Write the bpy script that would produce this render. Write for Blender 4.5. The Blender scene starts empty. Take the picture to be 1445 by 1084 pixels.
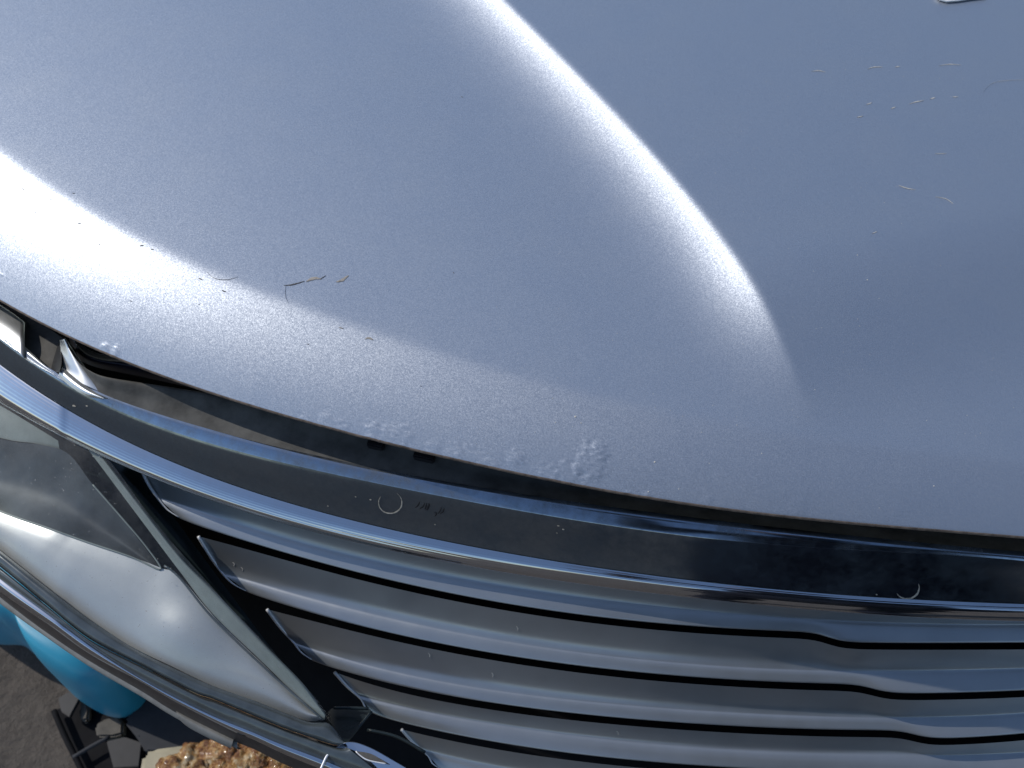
import bpy, bmesh, math, random
import numpy as np
from mathutils import Vector, Matrix
from mathutils.bvhtree import BVHTree
from mathutils import noise as mnoise

R = math.radians
random.seed(7); rng = np.random.default_rng(7)
sc = bpy.context.scene
COL = sc.collection

# ------------------------------------------------------------------ camera
TW, TH = 1445.0, 1084.0
FPX = 1500.0
TILT = 35.0
CAM = np.array([0.0, -0.402, 1.473])
ct, st = math.cos(R(TILT)), math.sin(R(TILT))
FW = np.array([0.0, st, -ct]); RT = np.array([1.0, 0, 0]); UP = np.array([0.0, ct, st])
cd = bpy.data.cameras.new('camera'); cam = bpy.data.objects.new('camera', cd); COL.objects.link(cam)
cam.location = CAM; cam.rotation_euler = (R(TILT), 0, 0)
cd.sensor_width = 36; cd.lens = FPX / TW * 36
cd.clip_start = 0.02; cd.clip_end = 2000
cd.dof.use_dof = True; cd.dof.focus_distance = 0.70; cd.dof.aperture_fstop = 16
sc.camera = cam

# ------------------------------------------------------------------ light
SUN_DIR = Vector((-0.685, 0.275, 0.67)).normalized()      # towards the sun
elev = math.asin(SUN_DIR.z); az = math.atan2(SUN_DIR.x, SUN_DIR.y)
w = bpy.data.worlds.new('World'); sc.world = w; w.use_nodes = True
nt = w.node_tree; nt.nodes.clear()
sky = nt.nodes.new('ShaderNodeTexSky'); sky.sky_type = 'NISHITA'; sky.sun_disc = False
sky.sun_elevation = elev; sky.sun_rotation = az
sky.air_density = 1.0; sky.dust_density = 0.6; sky.ozone_density = 2.6
bg = nt.nodes.new('ShaderNodeBackground'); bg.inputs['Strength'].default_value = 0.125
wo = nt.nodes.new('ShaderNodeOutputWorld')
nt.links.new(sky.outputs[0], bg.inputs[0]); nt.links.new(bg.outputs[0], wo.inputs[0])
sl = bpy.data.lights.new('sun', 'SUN'); sl.energy = 2.7; sl.angle = R(0.5); sl.color = (1.0, 0.955, 0.89)
so = bpy.data.objects.new('sun', sl); COL.objects.link(so)
so.rotation_euler = SUN_DIR.to_track_quat('Z', 'Y').to_euler(); so.location = (-3, 1.5, 3)
sc.view_settings.view_transform = 'Standard'; sc.view_settings.look = 'None'
sc.view_settings.exposure = -0.03; sc.view_settings.gamma = 1.0
try: sc.cycles.sample_clamp_indirect = 6.0
except Exception: pass

# ------------------------------------------------------------------ helpers
def unp(px, py, z):
    """point at height z seen at photo pixel (px,py); works on arrays"""
    px = np.asarray(px, float); py = np.asarray(py, float); z = np.asarray(z, float)
    a = (px - TW/2)/FPX; b = (TH/2 - py)/FPX
    d = FW + a[..., None]*RT + b[..., None]*UP
    t = (z - CAM[2])/d[..., 2]
    return CAM + d*t[..., None]

class Curve:
    """smooth photo-space curve y(x): polynomial through the traced points, straight on beyond both ends"""
    def __init__(s, pts, deg=5, jog=None):
        p = np.array(pts, float); s.x0, s.x1 = p[:, 0].min(), p[:, 0].max(); s.jog = jog
        A = s._basis(p[:, 0], deg); s.deg = deg
        s.c = np.linalg.lstsq(A, p[:, 1], rcond=None)[0]
    def _basis(s, x, deg):
        u = (x - 700)/700
        cols = [u**k for k in range(deg+1)]
        if s.jog: cols.append(1/(1+np.exp(-(x - s.jog[0])/s.jog[1])))
        return np.stack(cols, -1)
    def raw(s, x): return s._basis(np.asarray(x, float), s.deg) @ s.c
    def __call__(s, x):
        x = np.asarray(x, float); xc = np.clip(x, s.x0, s.x1); y = s.raw(xc)
        e = 12.0
        sl0 = (s.raw(s.x0+e)-s.raw(s.x0))/e; sl1 = (s.raw(s.x1)-s.raw(s.x1-e))/e
        return y + np.where(x < s.x0, (x-s.x0)*sl0, 0) + np.where(x > s.x1, (x-s.x1)*sl1, 0)

def poly(pts, n):
    """resample a photo-space polyline evenly into n points, smoothed"""
    p = np.array(pts, float)
    if len(p) == 2:
        t = np.linspace(0, 1, n); return p[0]*(1-t[:, None]) + p[1]*t[:, None]
    q = []
    for i in range(len(p)-1):
        p0 = p[max(i-1, 0)]; p1 = p[i]; p2 = p[i+1]; p3 = p[min(i+2, len(p)-1)]
        for t in np.linspace(0, 1, 24, endpoint=False):
            q.append(0.5*((2*p1)+(-p0+p2)*t+(2*p0-5*p1+4*p2-p3)*t*t+(-p0+3*p1-3*p2+p3)*t**3))
    q.append(p[-1]); q = np.array(q)
    s = np.r_[0, np.cumsum(np.hypot(*np.diff(q, axis=0).T))]
    t = np.linspace(0, s[-1], n)
    return np.stack([np.interp(t, s, q[:, 0]), np.interp(t, s, q[:, 1])], -1)

def mesh_from(name, V, F, mat, parent=None, smooth=True, kind=None, label=None, loose=False):
    me = bpy.data.meshes.new(name)
    me.from_pydata([tuple(v) for v in V] if not isinstance(V, np.ndarray) else V.tolist(), [], F)
    me.materials.append(mat)
    if smooth: me.polygons.foreach_set('use_smooth', [True]*len(me.polygons))
    me.update()
    o = bpy.data.objects.new(name, me); COL.objects.link(o)
    if parent: o.parent = parent
    if kind: o['kind'] = kind
    if label: o['label'] = label
    return o

def grid_faces(nr, nc, flip=False):
    r, c = np.meshgrid(np.arange(nr-1), np.arange(nc-1), indexing='ij')
    a = (r*nc + c).ravel(); f = np.stack([a, a+nc, a+nc+1, a+1], -1)
    if flip: f = f[:, ::-1]
    return f.tolist()

def catmull_rows(P, sub):
    """P: (rows, cols, 3). insert sub-steps between rows"""
    n = len(P); out = []
    for i in range(n-1):
        p0 = P[max(i-1, 0)]; p1 = P[i]; p2 = P[i+1]; p3 = P[min(i+2, n-1)]
        k = sub[i] if isinstance(sub, (list, tuple)) else sub
        for t in np.linspace(0, 1, k, endpoint=False):
            out.append(0.5*((2*p1)+(-p0+p2)*t+(2*p0-5*p1+4*p2-p3)*t*t+(-p0+3*p1-3*p2+p3)*t**3))
    out.append(P[-1]); return np.array(out)

def loft(name, guides, mat, parent=None, sub=6, label=None, thick=0.0, offs=None, smooth=True):
    """guides: list of (n,3) world rows -> smooth skin; thick adds a back face offset downwards"""
    P = catmull_rows(np.array(guides), sub) if sub != 1 else np.array(guides)
    if offs is not None: P = P + offs(P)
    nr, nc = P.shape[:2]
    o = mesh_from(name, P.reshape(-1, 3), grid_faces(nr, nc, True), mat, parent, smooth, label=label)
    o.data.update()
    # make the skin face the camera side
    n = sum((p.normal*p.area for p in o.data.polygons), Vector())
    c = Vector(P.reshape(-1, 3).mean(0).tolist())
    if n.dot(Vector(CAM.tolist()) - c) < 0: o.data.flip_normals()
    if thick:
        m = o.modifiers.new('thickness', 'SOLIDIFY'); m.thickness = thick; m.offset = -1
    return o

def tube(name, pts, rad, mat, parent=None, seg=8, label=None, taper=None):
    pts = [Vector(p) for p in pts]; V = []; F = []
    for i, p in enumerate(pts):
        a = pts[max(i-1, 0)]; b = pts[min(i+1, len(pts)-1)]
        t = (b-a).normalized(); u = t.cross(Vector((0, 0, 1)))
        if u.length < 1e-4: u = Vector((1, 0, 0))
        u.normalize(); v = t.cross(u)
        r = rad if taper is None else rad*taper(i/(len(pts)-1))
        for k in range(seg):
            an = 2*math.pi*k/seg; V.append(p + u*math.cos(an)*r + v*math.sin(an)*r)
    for i in range(len(pts)-1):
        for k in range(seg):
            F.append((i*seg+k, i*seg+(k+1) % seg, (i+1)*seg+(k+1) % seg, (i+1)*seg+k))
    F.append(tuple(range(seg))[::-1]); F.append(tuple((len(pts)-1)*seg+k for k in range(seg)))
    return mesh_from(name, [tuple(v) for v in V], F, mat, parent, label=label)

def empty(name, loc, label=None, cat=None, group=None):
    o = bpy.data.objects.new(name, None); COL.objects.link(o); o.location = loc; o.empty_display_size = 0.05
    if label: o['label'] = label
    if cat: o['category'] = cat
    if group: o['group'] = group
    return o

# ------------------------------------------------------------------ materials
class NT:
    def __init__(s, name):
        s.m = bpy.data.materials.new(name); s.m.use_nodes = True; s.t = s.m.node_tree; s.t.nodes.clear()
        s.out = s.t.nodes.new('ShaderNodeOutputMaterial')
        s.co = s.t.nodes.new('ShaderNodeNewGeometry').outputs['Position']
    def n(s, ty, **kw):
        nd = s.t.nodes.new(ty)
        for k, v in kw.items():
            if k in nd.inputs.keys():
                if hasattr(v, 'links') or isinstance(v, bpy.types.NodeSocket): s.t.links.new(v, nd.inputs[k])
                else: nd.inputs[k].default_value = v
            else: setattr(nd, k, v)
        return nd
    def l(s, a, b): s.t.links.new(a, b)
    def noise(s, scale, detail=3, rough=0.5, dist=0.0, co=None):
        nd = s.n('ShaderNodeTexNoise', Scale=scale, Detail=detail, Roughness=rough, Distortion=dist); s.l(co or s.co, nd.inputs['Vector']); return nd.outputs['Fac']
    def stretch(s, sc3, rot=(0, 0, 0)):
        nd = s.n('ShaderNodeMapping'); s.l(s.co, nd.inputs[0]); nd.inputs['Scale'].default_value = sc3; nd.inputs['Rotation'].default_value = rot; return nd.outputs[0]
    def ramp(s, f, stops):
        nd = s.n('ShaderNodeValToRGB'); s.l(f, nd.inputs[0]); e = nd.color_ramp.elements
        e[0].position, e[0].color = stops[0][0], c4(stops[0][1]); e[1].position, e[1].color = stops[-1][0], c4(stops[-1][1])
        for p, c in stops[1:-1]: q = e.new(p); q.color = c4(c)
        return nd.outputs[0]
    def mix(s, f, a, b):
        nd = s.n('ShaderNodeMix'); nd.data_type = 'RGBA'
        for i, v in ((0, f), (6, a), (7, b)):
            if isinstance(v, bpy.types.NodeSocket): s.l(v, nd.inputs[i])
            else: nd.inputs[i].default_value = v if i == 0 else c4(v)
        return nd.outputs[2]
    def math(s, op, a, b=0.0, c=None):
        nd = s.n('ShaderNodeMath'); nd.operation = op
        for i, v in enumerate((a, b) if c is None else (a, b, c)):
            if isinstance(v, bpy.types.NodeSocket): s.l(v, nd.inputs[i])
            else: nd.inputs[i].default_value = v
        return nd.outputs[0]
    def bump(s, h, strength, dist, normal=None):
        nd = s.n('ShaderNodeBump', Strength=strength, Distance=dist); s.l(h, nd.inputs['Height'])
        if normal: s.l(normal, nd.inputs['Normal'])
        return nd.outputs[0]
    def bsdf(s, **kw):
        nd = s.n('ShaderNodeBsdfPrincipled', **{k.replace('_', ' '): (c4(v) if isinstance(v, tuple) else v) for k, v in kw.items()}); s.l(nd.outputs[0], s.out.inputs[0]); return nd
def c4(c):
    if isinstance(c, (int, float)): return (c, c, c, 1)
    return tuple(c) if len(c) == 4 else (*c, 1)

def mat_paint():
    n = NT('silver_metallic_paint')
    vor = n.n('ShaderNodeTexVoronoi', Scale=1900.0); n.l(n.co, vor.inputs['Vector'])
    # each flake is tilted its own way
    sub = n.n('ShaderNodeVectorMath', operation='SUBTRACT'); n.l(vor.outputs['Color'], sub.inputs[0]); sub.inputs[1].default_value = (.5, .5, .5)
    scl = n.n('ShaderNodeVectorMath', operation='SCALE'); n.l(sub.outputs[0], scl.inputs[0]); scl.inputs['Scale'].default_value = 0.115
    gn = n.n('ShaderNodeNewGeometry').outputs['Normal']
    add = n.n('ShaderNodeVectorMath', operation='ADD'); n.l(gn, add.inputs[0]); n.l(scl.outputs[0], add.inputs[1])
    nor = n.n('ShaderNodeVectorMath', operation='NORMALIZE'); n.l(add.outputs[0], nor.inputs[0])
    dirt = n.noise(22, 6, 0.65)
    fine = n.noise(900, 2)
    col = n.mix(n.math('MULTIPLY', n.math('SUBTRACT', dirt, 0.45), 0.5), (0.535, 0.575, 0.635), (0.49, 0.51, 0.53))
    col = n.mix(n.math('MULTIPLY', fine, 0.25), col, (0.36, 0.38, 0.41))
    spec = n.noise(260, 1); sm = n.math('GREATER_THAN', spec, 0.80)
    b = n.bsdf(Metallic=0.85, Roughness=0.50, Coat_Weight=0.25, Coat_Roughness=0.12, Coat_IOR=1.45)
    n.l(col, b.inputs['Base Color']); n.l(nor.outputs[0], b.inputs['Normal'])
    rg = n.math('ADD', n.math('MULTIPLY', dirt, 0.08), 0.415); n.l(rg, b.inputs['Roughness'])
    return n.m

def mat_chrome(name, base=(0.62, 0.63, 0.66), rough=0.07, dirt=0.35, wav=0.0, dirtcol=(0.16, 0.155, 0.145)):
    n = NT(name)
    a = n.noise(28, 7, 0.65); b2 = n.noise(160, 5, 0.7)
    f = n.math('ADD', n.math('MULTIPLY', a, 0.65), n.math('MULTIPLY', b2, 0.35))
    mask = n.ramp(f, [(0.41, 0.04), (0.60, 1.0)])
    b = n.bsdf(Metallic=1.0, Roughness=rough, Base_Color=base)
    rg = n.math('ADD', n.math('MULTIPLY', a, 0.10), rough-0.03); n.l(rg, b.inputs['Roughness'])
    d = n.n('ShaderNodeBsdfDiffuse'); d.inputs[0].default_value = c4(dirtcol)
    mx = n.n('ShaderNodeMixShader'); n.l(n.math('MULTIPLY', mask, dirt), mx.inputs[0])
    n.l(b.outputs[0], mx.inputs[1]); n.l(d.outputs[0], mx.inputs[2]); n.l(mx.outputs[0], n.out.inputs[0])
    if wav:
        h = n.noise(60, 2); n.l(n.bump(h, wav, 0.002), b.inputs['Normal'])
    return n.m

def mat_plain(name, base, rough=0.5, metallic=0.0, var=0.25, scale=40, bump=0.0, coat=0.0, spec=0.5, bscale=None, coatr=0.05):
    n = NT(name)
    a = n.noise(scale, 6, 0.6)
    dk = tuple(x*(1-var) for x in base); lt = tuple(min(1, x*(1+var)) for x in base)
    col = n.ramp(a, [(0.3, dk), (0.7, lt)])
    b = n.bsdf(Metallic=metallic, Roughness=rough, Coat_Weight=coat, Coat_Roughness=coatr, Specular_IOR_Level=spec)
    n.l(col, b.inputs['Base Color'])
    rg = n.math('ADD', n.math('MULTIPLY', n.noise(scale*2.3, 4), 0.16), max(0.02, rough-0.08)); n.l(rg, b.inputs['Roughness'])
    if bump: n.l(n.bump(n.noise(bscale or scale*6, 4), bump, 0.001), b.inputs['Normal'])
    return n.m

def mat_lens():
    n = NT('clear_lens_plastic')
    tr = n.n('ShaderNodeBsdfTransparent'); tr.inputs[0].default_value = (0.95, 0.965, 0.96, 1)
    gl = n.n('ShaderNodeBsdfGlossy'); gl.inputs['Roughness'].default_value = 0.05
    gg = n.n('ShaderNodeNewGeometry'); dp = n.n('ShaderNodeVectorMath', operation='DOT_PRODUCT'); n.l(gg.outputs['Normal'], dp.inputs[0]); n.l(gg.outputs['Incoming'], dp.inputs[1])
    frv = n.math('ADD', n.math('MULTIPLY', n.math('POWER', n.math('SUBTRACT', 1.0, n.math('ABSOLUTE', dp.outputs['Value'])), 5.0), 0.96), 0.04)
    m1 = n.n('ShaderNodeMixShader'); n.l(frv, m1.inputs[0]); n.l(tr.outputs[0], m1.inputs[1]); n.l(gl.outputs[0], m1.inputs[2])
    df = n.n('ShaderNodeBsdfDiffuse'); df.inputs[0].default_value = (0.42, 0.42, 0.40, 1)
    dm = n.ramp(n.noise(35, 7, 0.7), [(0.35, 0.03), (0.75, 0.16)])
    spk = n.ramp(n.noise(420, 2), [(0.70, 0.0), (0.76, 0.5)])
    m2 = n.n('ShaderNodeMixShader'); n.l(n.math('ADD', dm, spk), m2.inputs[0]); n.l(m1.outputs[0], m2.inputs[1]); n.l(df.outputs[0], m2.inputs[2])
    n.l(m2.outputs[0], n.out.inputs[0]); return n.m

M = {}
M['paint'] = mat_paint()
M['chrome'] = mat_chrome('weathered_chrome', base=(0.42, 0.48, 0.56), rough=0.09, dirt=0.6, dirtcol=(0.12, 0.13, 0.14))
M['chrome_dark_refl'] = mat_chrome('chrome_dark_reflection', base=(0.30, 0.37, 0.45), rough=0.10, dirt=0.65, dirtcol=(0.055, 0.065, 0.075))  # same chrome, base and dirt darkened to stand for dark reflections
M['chrome_clean'] = mat_chrome('bright_chrome', base=(0.72, 0.74, 0.78), rough=0.06, dirt=0.10)
M['chrome_glare'] = mat_chrome('pale_glare_chrome', base=(0.75, 0.77, 0.78), rough=0.30, dirt=0.25, dirtcol=(0.6, 0.6, 0.58))  # pale base and pale dirt put sun glare into the chrome's colour
M['shelf'] = mat_plain('dusty_dark_plastic', (0.095, 0.092, 0.085), 0.7, spec=0.2, var=0.45, scale=45, bump=0.15)
M['slat'] = mat_plain('dark_silver_slat_paint', (0.42, 0.44, 0.455), 0.34, metallic=0.70, var=0.06, scale=25, coat=0.1, coatr=0.12)
M['slat_edge'] = mat_plain('pale_sunlit_edge', (0.8, 0.81, 0.83), 0.35, metallic=0.3, var=0.08)  # pale colour carries the sun's bright line along cut edges
M['black'] = mat_plain('black_plastic', (0.010, 0.011, 0.013), 0.55, var=0.3)
M['void'] = mat_plain('black_parts_and_gap_shade', (0.006, 0.006, 0.008), 0.8, var=0.3, spec=0.2)  # black parts, also the shade painted into gaps behind the slats
M['navy'] = mat_plain('dark_navy_plastic', (0.012, 0.014, 0.028), 0.35, var=0.3)
M['silver_panel'] = mat_plain('silver_bezel_paint', (0.56, 0.57, 0.57), 0.38, metallic=0.40, var=0.06, scale=18, bump=0.05, bscale=1500)
M['smoke'] = mat_plain('smoky_reflector', (0.060, 0.070, 0.078), 0.55, metallic=0.2, var=0.45, scale=30)
M['housing'] = mat_plain('headlamp_housing', (0.014, 0.022, 0.024), 0.3, var=0.3)
M['pale_plastic'] = mat_plain('pale_grey_plastic', (0.24, 0.27, 0.25), 0.35, var=0.15, scale=60)
M['rim'] = mat_plain('grey_lens_rim', (0.085, 0.10, 0.105), 0.22, metallic=0.2, var=0.25, scale=60, coat=0.6)
M['tab'] = mat_plain('grey_clip_plastic', (0.20, 0.20, 0.19), 0.5, var=0.2, scale=80, bump=0.1)
M['brown_under'] = mat_plain('dark_brown_edge', (0.055, 0.045, 0.042), 0.4, var=0.3, scale=120)  # dark brown band on the underside of the chrome strip
M['lens'] = mat_lens()
M['rust'] = mat_plain('bare_rusty_metal', (0.22, 0.16, 0.12), 0.7, var=0.5, scale=200, bump=0.2)
M['scratch'] = mat_plain('bare_primer', (0.36, 0.32, 0.27), 0.7, var=0.3, scale=300)
M['dark_chip'] = mat_plain('dark_chip', (0.08, 0.07, 0.065), 0.7, var=0.4, scale=300)
M['light_scratch'] = mat_plain('light_scratch', (0.55, 0.52, 0.46), 0.7, var=0.2, scale=300)
M['paper'] = mat_plain('white_paper', (0.80, 0.80, 0.78), 0.7, var=0.05)
M['ring'] = mat_plain('mud_ring', (0.48, 0.43, 0.35), 0.8, var=0.4, scale=400)
M['ink'] = mat_plain('black_ink', (0.012, 0.012, 0.015), 0.5)
M['blue'] = mat_plain('blue_polythene', (0.03, 0.30, 0.46), 0.38, var=0.10, scale=14, coat=0.3, coatr=0.3)
M['board'] = mat_plain('grey_board', (0.050, 0.052, 0.058), 0.8, spec=0.2, var=0.15, scale=30)
M['chunk'] = mat_plain('beige_rubble', (0.11, 0.10, 0.085), 0.8, var=0.3, scale=60, bump=0.3)
M['foam'] = mat_plain('old_cream_foam', (0.42, 0.38, 0.27), 0.7, var=0.2, scale=25, bump=0.3)

# ------------------------------------------------------------------ traced curves (photo pixels)
cEdge = Curve([(0,425),(50,452),(100,478),(150,500),(200,519),(300,552),(360,573),(450,598),(540,622),(630,640),(720,663),(780,676),(850,688),(900,697),(1000,712),(1085,722),(1200,735),(1300,744),(1445,755)], 5)
cLip = Curve([(0,238),(100,312),(200,366),(300,412),(400,447),(500,480),(600,507),(700,532),(900,575),(1100,610),(1445,650)], 4)
cG1 = Curve([(138,554),(179,572),(224,589),(286,607),(360,627),(400,637),(474,653.5),(549,671),(624,684),(660,690),(700,699),(800,712),(899,727),(1060,747),(1085,750),(1210,761),(1334,775),(1445,785)], 4)
cG2 = Curve([(0,478),(33,506),(80,531),(120,559),(150,573),(199,592),(249,610),(311,627),(375,645),(449,662),(524,680),(599,695),(660,707),(700,716),(800,733),(874,743),(949,751),(1060,764),(1085,767),(1210,777),(1334,783.5),(1445,790)], 5)
cG4 = Curve([(0,516),(25,536),(62,559),(100,581),(150,609),(199,634),(249,658),(311,681),(360,695),(387,707),(474,729),(549,747),(660,772),(700,780),(800,795.5),(899,811),(999,823),(1060,830),(1085,833),(1210,842),(1334,849.5),(1445,854)], 5)
cG7 = Curve([(0,568),(50,597),(112,630),(150,649),(199,668),(249,686),(311,710),(375,732),(449,753),(524,772),(599,787),(660,799),(700,807),(800,822),(899,834),(999,845),(1060,852),(1085,857),(1210,866),(1334,873),(1445,877)], 5)
E = {1: Curve([(250,729),(300,751),(375,772),(449,792),(524,810.5),(600,828),(660,839),(700,848.5),(799,866),(899,876),(960,880),(1085,889),(1147,892),(1172,899),(1200,905),(1320,905.5),(1445,906)], 4, (1168,12)),
     2: Curve([(345,833),(400,854),(474,873),(549,891),(600,903),(700,921),(799,937),(899,948),(960,952),(1085,961),(1197,965),(1234,971),(1264,977),(1334,976),(1445,973)], 4, (1232,13)),
     3: Curve([(439,930),(474,946),(549,963.5),(600,973),(700,990.5),(799,1005.5),(899,1015),(960,1018),(1085,1026),(1259,1030),(1297,1038),(1322,1040),(1380,1038),(1445,1034)], 4, (1290,13)),
     4: Curve([(524,1004.6),(574,1023),(600,1029),(660,1040),(724,1050),(850,1066),(960,1077),(1085,1084),(1300,1092),(1340,1098),(1445,1096)], 3)}
E[5] = Curve([(x+95, y+76) for x, y in [(524,1005),(600,1027),(724,1048),(960,1072),(1300,1082)]], 3)
C = {1: Curve([(228,700),(300,729.5),(375,752),(450,771),(549,797),(600,806),(700,825),(799,842),(899,854),(960,858),(1085,869),(1210,877),(1445,881)], 4),
     2: Curve([(320,808),(400,834),(474,851),(549,871),(600,883),(700,902),(799,917),(880,928),(960,935),(1085,941),(1259,948),(1445,943)], 4),
     3: Curve([(414,906),(474,924),(549,946),(600,957),(700,972),(799,987),(899,996),(960,1000),(1085,1006),(1259,1013),(1445,1006)], 4),
     4: Curve([(509,985),(600,1010),(700,1026),(774,1035),(899,1050),(1085,1063),(1309,1070),(1445,1064)], 3)}
C[5] = Curve([(x+95, y+76) for x, y in [(509,985),(600,1010),(774,1033),(1085,1060)]], 3)
TIP = {1: (202,668), 2: (280,757), 3: (377,860), 4: (472,948.5), 5: (566.6,1029.5)}
BEND = {1: (222,702), 2: (315,810), 3: (414,906), 4: (509,986), 5: (604,1066)}      # where the crease meets the cut end
LOW = {1: (252,730), 2: (347,834), 3: (440,931), 4: (526,1006), 5: (620,1084)}

# ------------------------------------------------------------------ the car
car = empty('car', (0.3, 0.9, 0.0), 'silver car seen from above its nose, bonnet and slatted chrome grille, bumper gone', 'car')
car.location = (0, 0, 0)

# ---- hood
ZE = 0.880
def seg_dist(X, Y, L):
    """signed distance of points to polyline L (n,2), positive on the left-hand side, and parameter 0..1"""
    best = np.full(X.shape, 1e9); sg = np.ones(X.shape); U = np.zeros(X.shape)
    n = len(L)-1
    for i in range(n):
        ax, ay = L[i]; bx, by = L[i+1]; dx, dy = bx-ax, by-ay; l2 = dx*dx+dy*dy
        t = np.clip(((X-ax)*dx+(Y-ay)*dy)/l2, 0, 1); ex = X-ax-t*dx; ey = Y-ay-t*dy; d = ex*ex+ey*ey
        m = d < best; best = np.where(m, d, best); sg = np.where(m, np.sign(dx*ey-dy*ex), sg); U = np.where(m, (i+t)/n, U)
    return np.sqrt(best)*np.where(sg == 0, 1, sg), U

epx = np.linspace(-420, 1950, 240); eW = unp(epx, cEdge(epx), ZE)
ex_, ey_ = eW[:, 0], eW[:, 1]
NC = 900
fs = np.linspace(-180, 1700, 160); fW = unp(fs, cEdge(fs), ZE); pe = np.polyfit(fW[:, 0], fW[:, 1], 7); dpe = np.polyder(pe)
def yedge(x):
    xc = np.clip(x, -0.40, 0.48); return np.polyval(pe, xc) + np.polyval(dpe, xc)*(x-xc)
def cbeta(x): return np.cos(np.arctan(np.polyval(dpe, np.clip(x, -0.40, 0.48))))
xs = np.linspace(-0.62, 0.72, NC); ye = yedge(xs)
rows = np.concatenate([np.arange(0, 0.030, 0.0007), np.arange(0.030, 0.46, 0.0017), np.arange(0.46, 0.95, 0.008)])
X = np.repeat(xs[None], len(rows), 0); Y = ye[None] + rows[:, None]
t_e = rows[:, None]*cbeta(xs)[None]
lpx = np.linspace(0, 1445, 24); lW = unp(lpx, cLip(lpx), ZE+0.018)
ld = (lW[:, 1]-yedge(lW[:, 0]))*cbeta(lW[:, 0])
pc_ = np.polyfit(lW[:, 0], ld, 2); TL = np.clip(np.polyval(pc_, X), 0.02, 0.12)
tt = np.linspace(0, 1.0, 8001)           # normalised distance  t / TL * 0.055
ang = np.where(tt < 0.055, 17.0 + 19*(1-np.clip(tt/0.055, 0, 1))**1.1, 17.0)
sig = 1/(1+np.exp((tt-0.055)/0.0021))
slope = np.tan(np.radians(ang))*sig
F_ = np.r_[0, np.cumsum((slope[1:]+slope[:-1])/2*np.diff(tt))]
Bx = 0.62 + 0.44/(1+np.exp((X-0.04)/0.11))
sc_l = TL/0.055
Z = ZE + Bx*sc_l*np.interp(t_e/sc_l, tt, F_)
Z += 0.03*t_e*np.exp(-t_e/0.5)                                 # gentle rise rearwards
# crease
cr = [(330,-420),(480,-235),(600,-100),(706,0),(760,50),(806,95),(855,143),(903,192),(952,248),(1002,308),(1050,372),(1090,430),(1124,488),(1152,552),(1172,610),(1186,660),(1196,720)]
crW = unp(*poly(cr, 200).T, 0.922)
pf = np.polyfit(crW[:, 1], crW[:, 0], 5); dpf = np.polyder(pf)
yc_ = np.clip(Y, crW[:, 1].min(), crW[:, 1].max())
xc_ = np.polyval(pf, yc_) + np.polyval(dpf, yc_)*(Y-yc_)
d_c = (X-xc_)*np.cos(np.arctan(np.polyval(dpf, yc_)))
e0, e1 = unp(np.array([1040., 1184.]), np.array([365., 640.]), .905)
ev = (e1-e0)[:2]; s_c = ((X-e0[0])*ev[0]+(Y-e0[1])*ev[1])/(ev@ev); s_c = np.clip(s_c, 0, 1)
A = 1 - s_c**3*(s_c*(6*s_c-15)+10)
Lc = 0.038; Sc = math.tan(R(27)); k_s = 0.0012
dn = np.linspace(-1.2, 1.2, 24001)
sl_ = Sc*np.exp(-(np.abs(np.minimum(dn, 0))/Lc)**1.5)/(1+np.exp(np.clip(dn/k_s, -50, 50)))
Hc = np.r_[0, np.cumsum((sl_[1:]+sl_[:-1])/2*np.diff(dn))]
Z += A*(np.interp(d_c, dn, Hc))
Z += 0.04*np.clip(-X, 0, None)**2                               # falls away to the wing
# paint blisters along the lip
def blister(cx, cy, r, amp, f, seed):
    w_ = unp(np.array([cx]), np.array([cy]), ZE+0.006)[0]
    m = np.hypot(X-w_[0], Y-w_[1]) < r*1.4
    ii = np.argwhere(m)
    for i, j in ii:
        x, y = X[i, j], Y[i, j]
        d = math.hypot(x-w_[0], y-w_[1])/r
        nz = mnoise.fractal(Vector((x*f, y*f, seed)), 0.6, 2.1, 4)
        v = (1-d) + nz*0.55
        if v > 0.15:
            e = min(1.0, (v-0.15)*7)
            Z[i, j] += 0.9*amp*e*(0.6+0.8*mnoise.noise(Vector((x*f*3.1, y*f*3.1, seed+9))))
for b in [(832,655,.0125,.00055,260,1),(846,640,.006,.0004,500,2),(800,664,.009,.0004,350,3),(772,664,.007,.0004,420,4),(728,645,.0055,.0005,420,5),(660,645,.011,.0003,420,6),
          (690,652,.008,.0003,420,7),(640,636,.007,.0003,420,8),(565,612,.008,.00035,450,9),(525,604,.006,.0005,420,10),(545,610,.006,.0004,520,11),(460,592,.007,.00035,420,12),(480,598,.006,.0003,420,13),
          (148,488,.003,.0009,420,14),(162,494,.0035,.0008,420,15),(176,508,.002,.0004,420,16),(885,690,.0025,.0005,420,17),(915,694,.003,.0005,420,18),(0,402,.006,.0004,420,19),
          (610,628,.006,.0003,500,20),(430,585,.004,.0003,500,21),(1130,712,.006,.0002,500,22),(1270,720,.006,.0002,500,23),(1000,700,.004,.0002,500,24)]:
    blister(*b)
top = np.stack([X, Y, Z], -1)
# folded hem: over the edge, down and back under
hem = []
for dy, dz in ((-0.0006, -0.0004), (-0.0011, -0.0012), (-0.0013, -0.0024), (-0.0008, -0.0034), (0.0010, -0.0038), (0.010, -0.0034), (0.022, 0.000)):
    r_ = top[0].copy(); r_[:, 1] += dy; r_[:, 2] += dz; hem.append(r_)
hoodP = np.concatenate([np.array(hem[::-1]), top], 0)
hood = mesh_from('hood', hoodP.reshape(-1, 3), grid_faces(hoodP.shape[0], NC, True), M['paint'], car)
hood.data.materials.append(M['rust'])
if hood.data.polygons[NC*60].normal.z < 0: hood.data.flip_normals()
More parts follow.
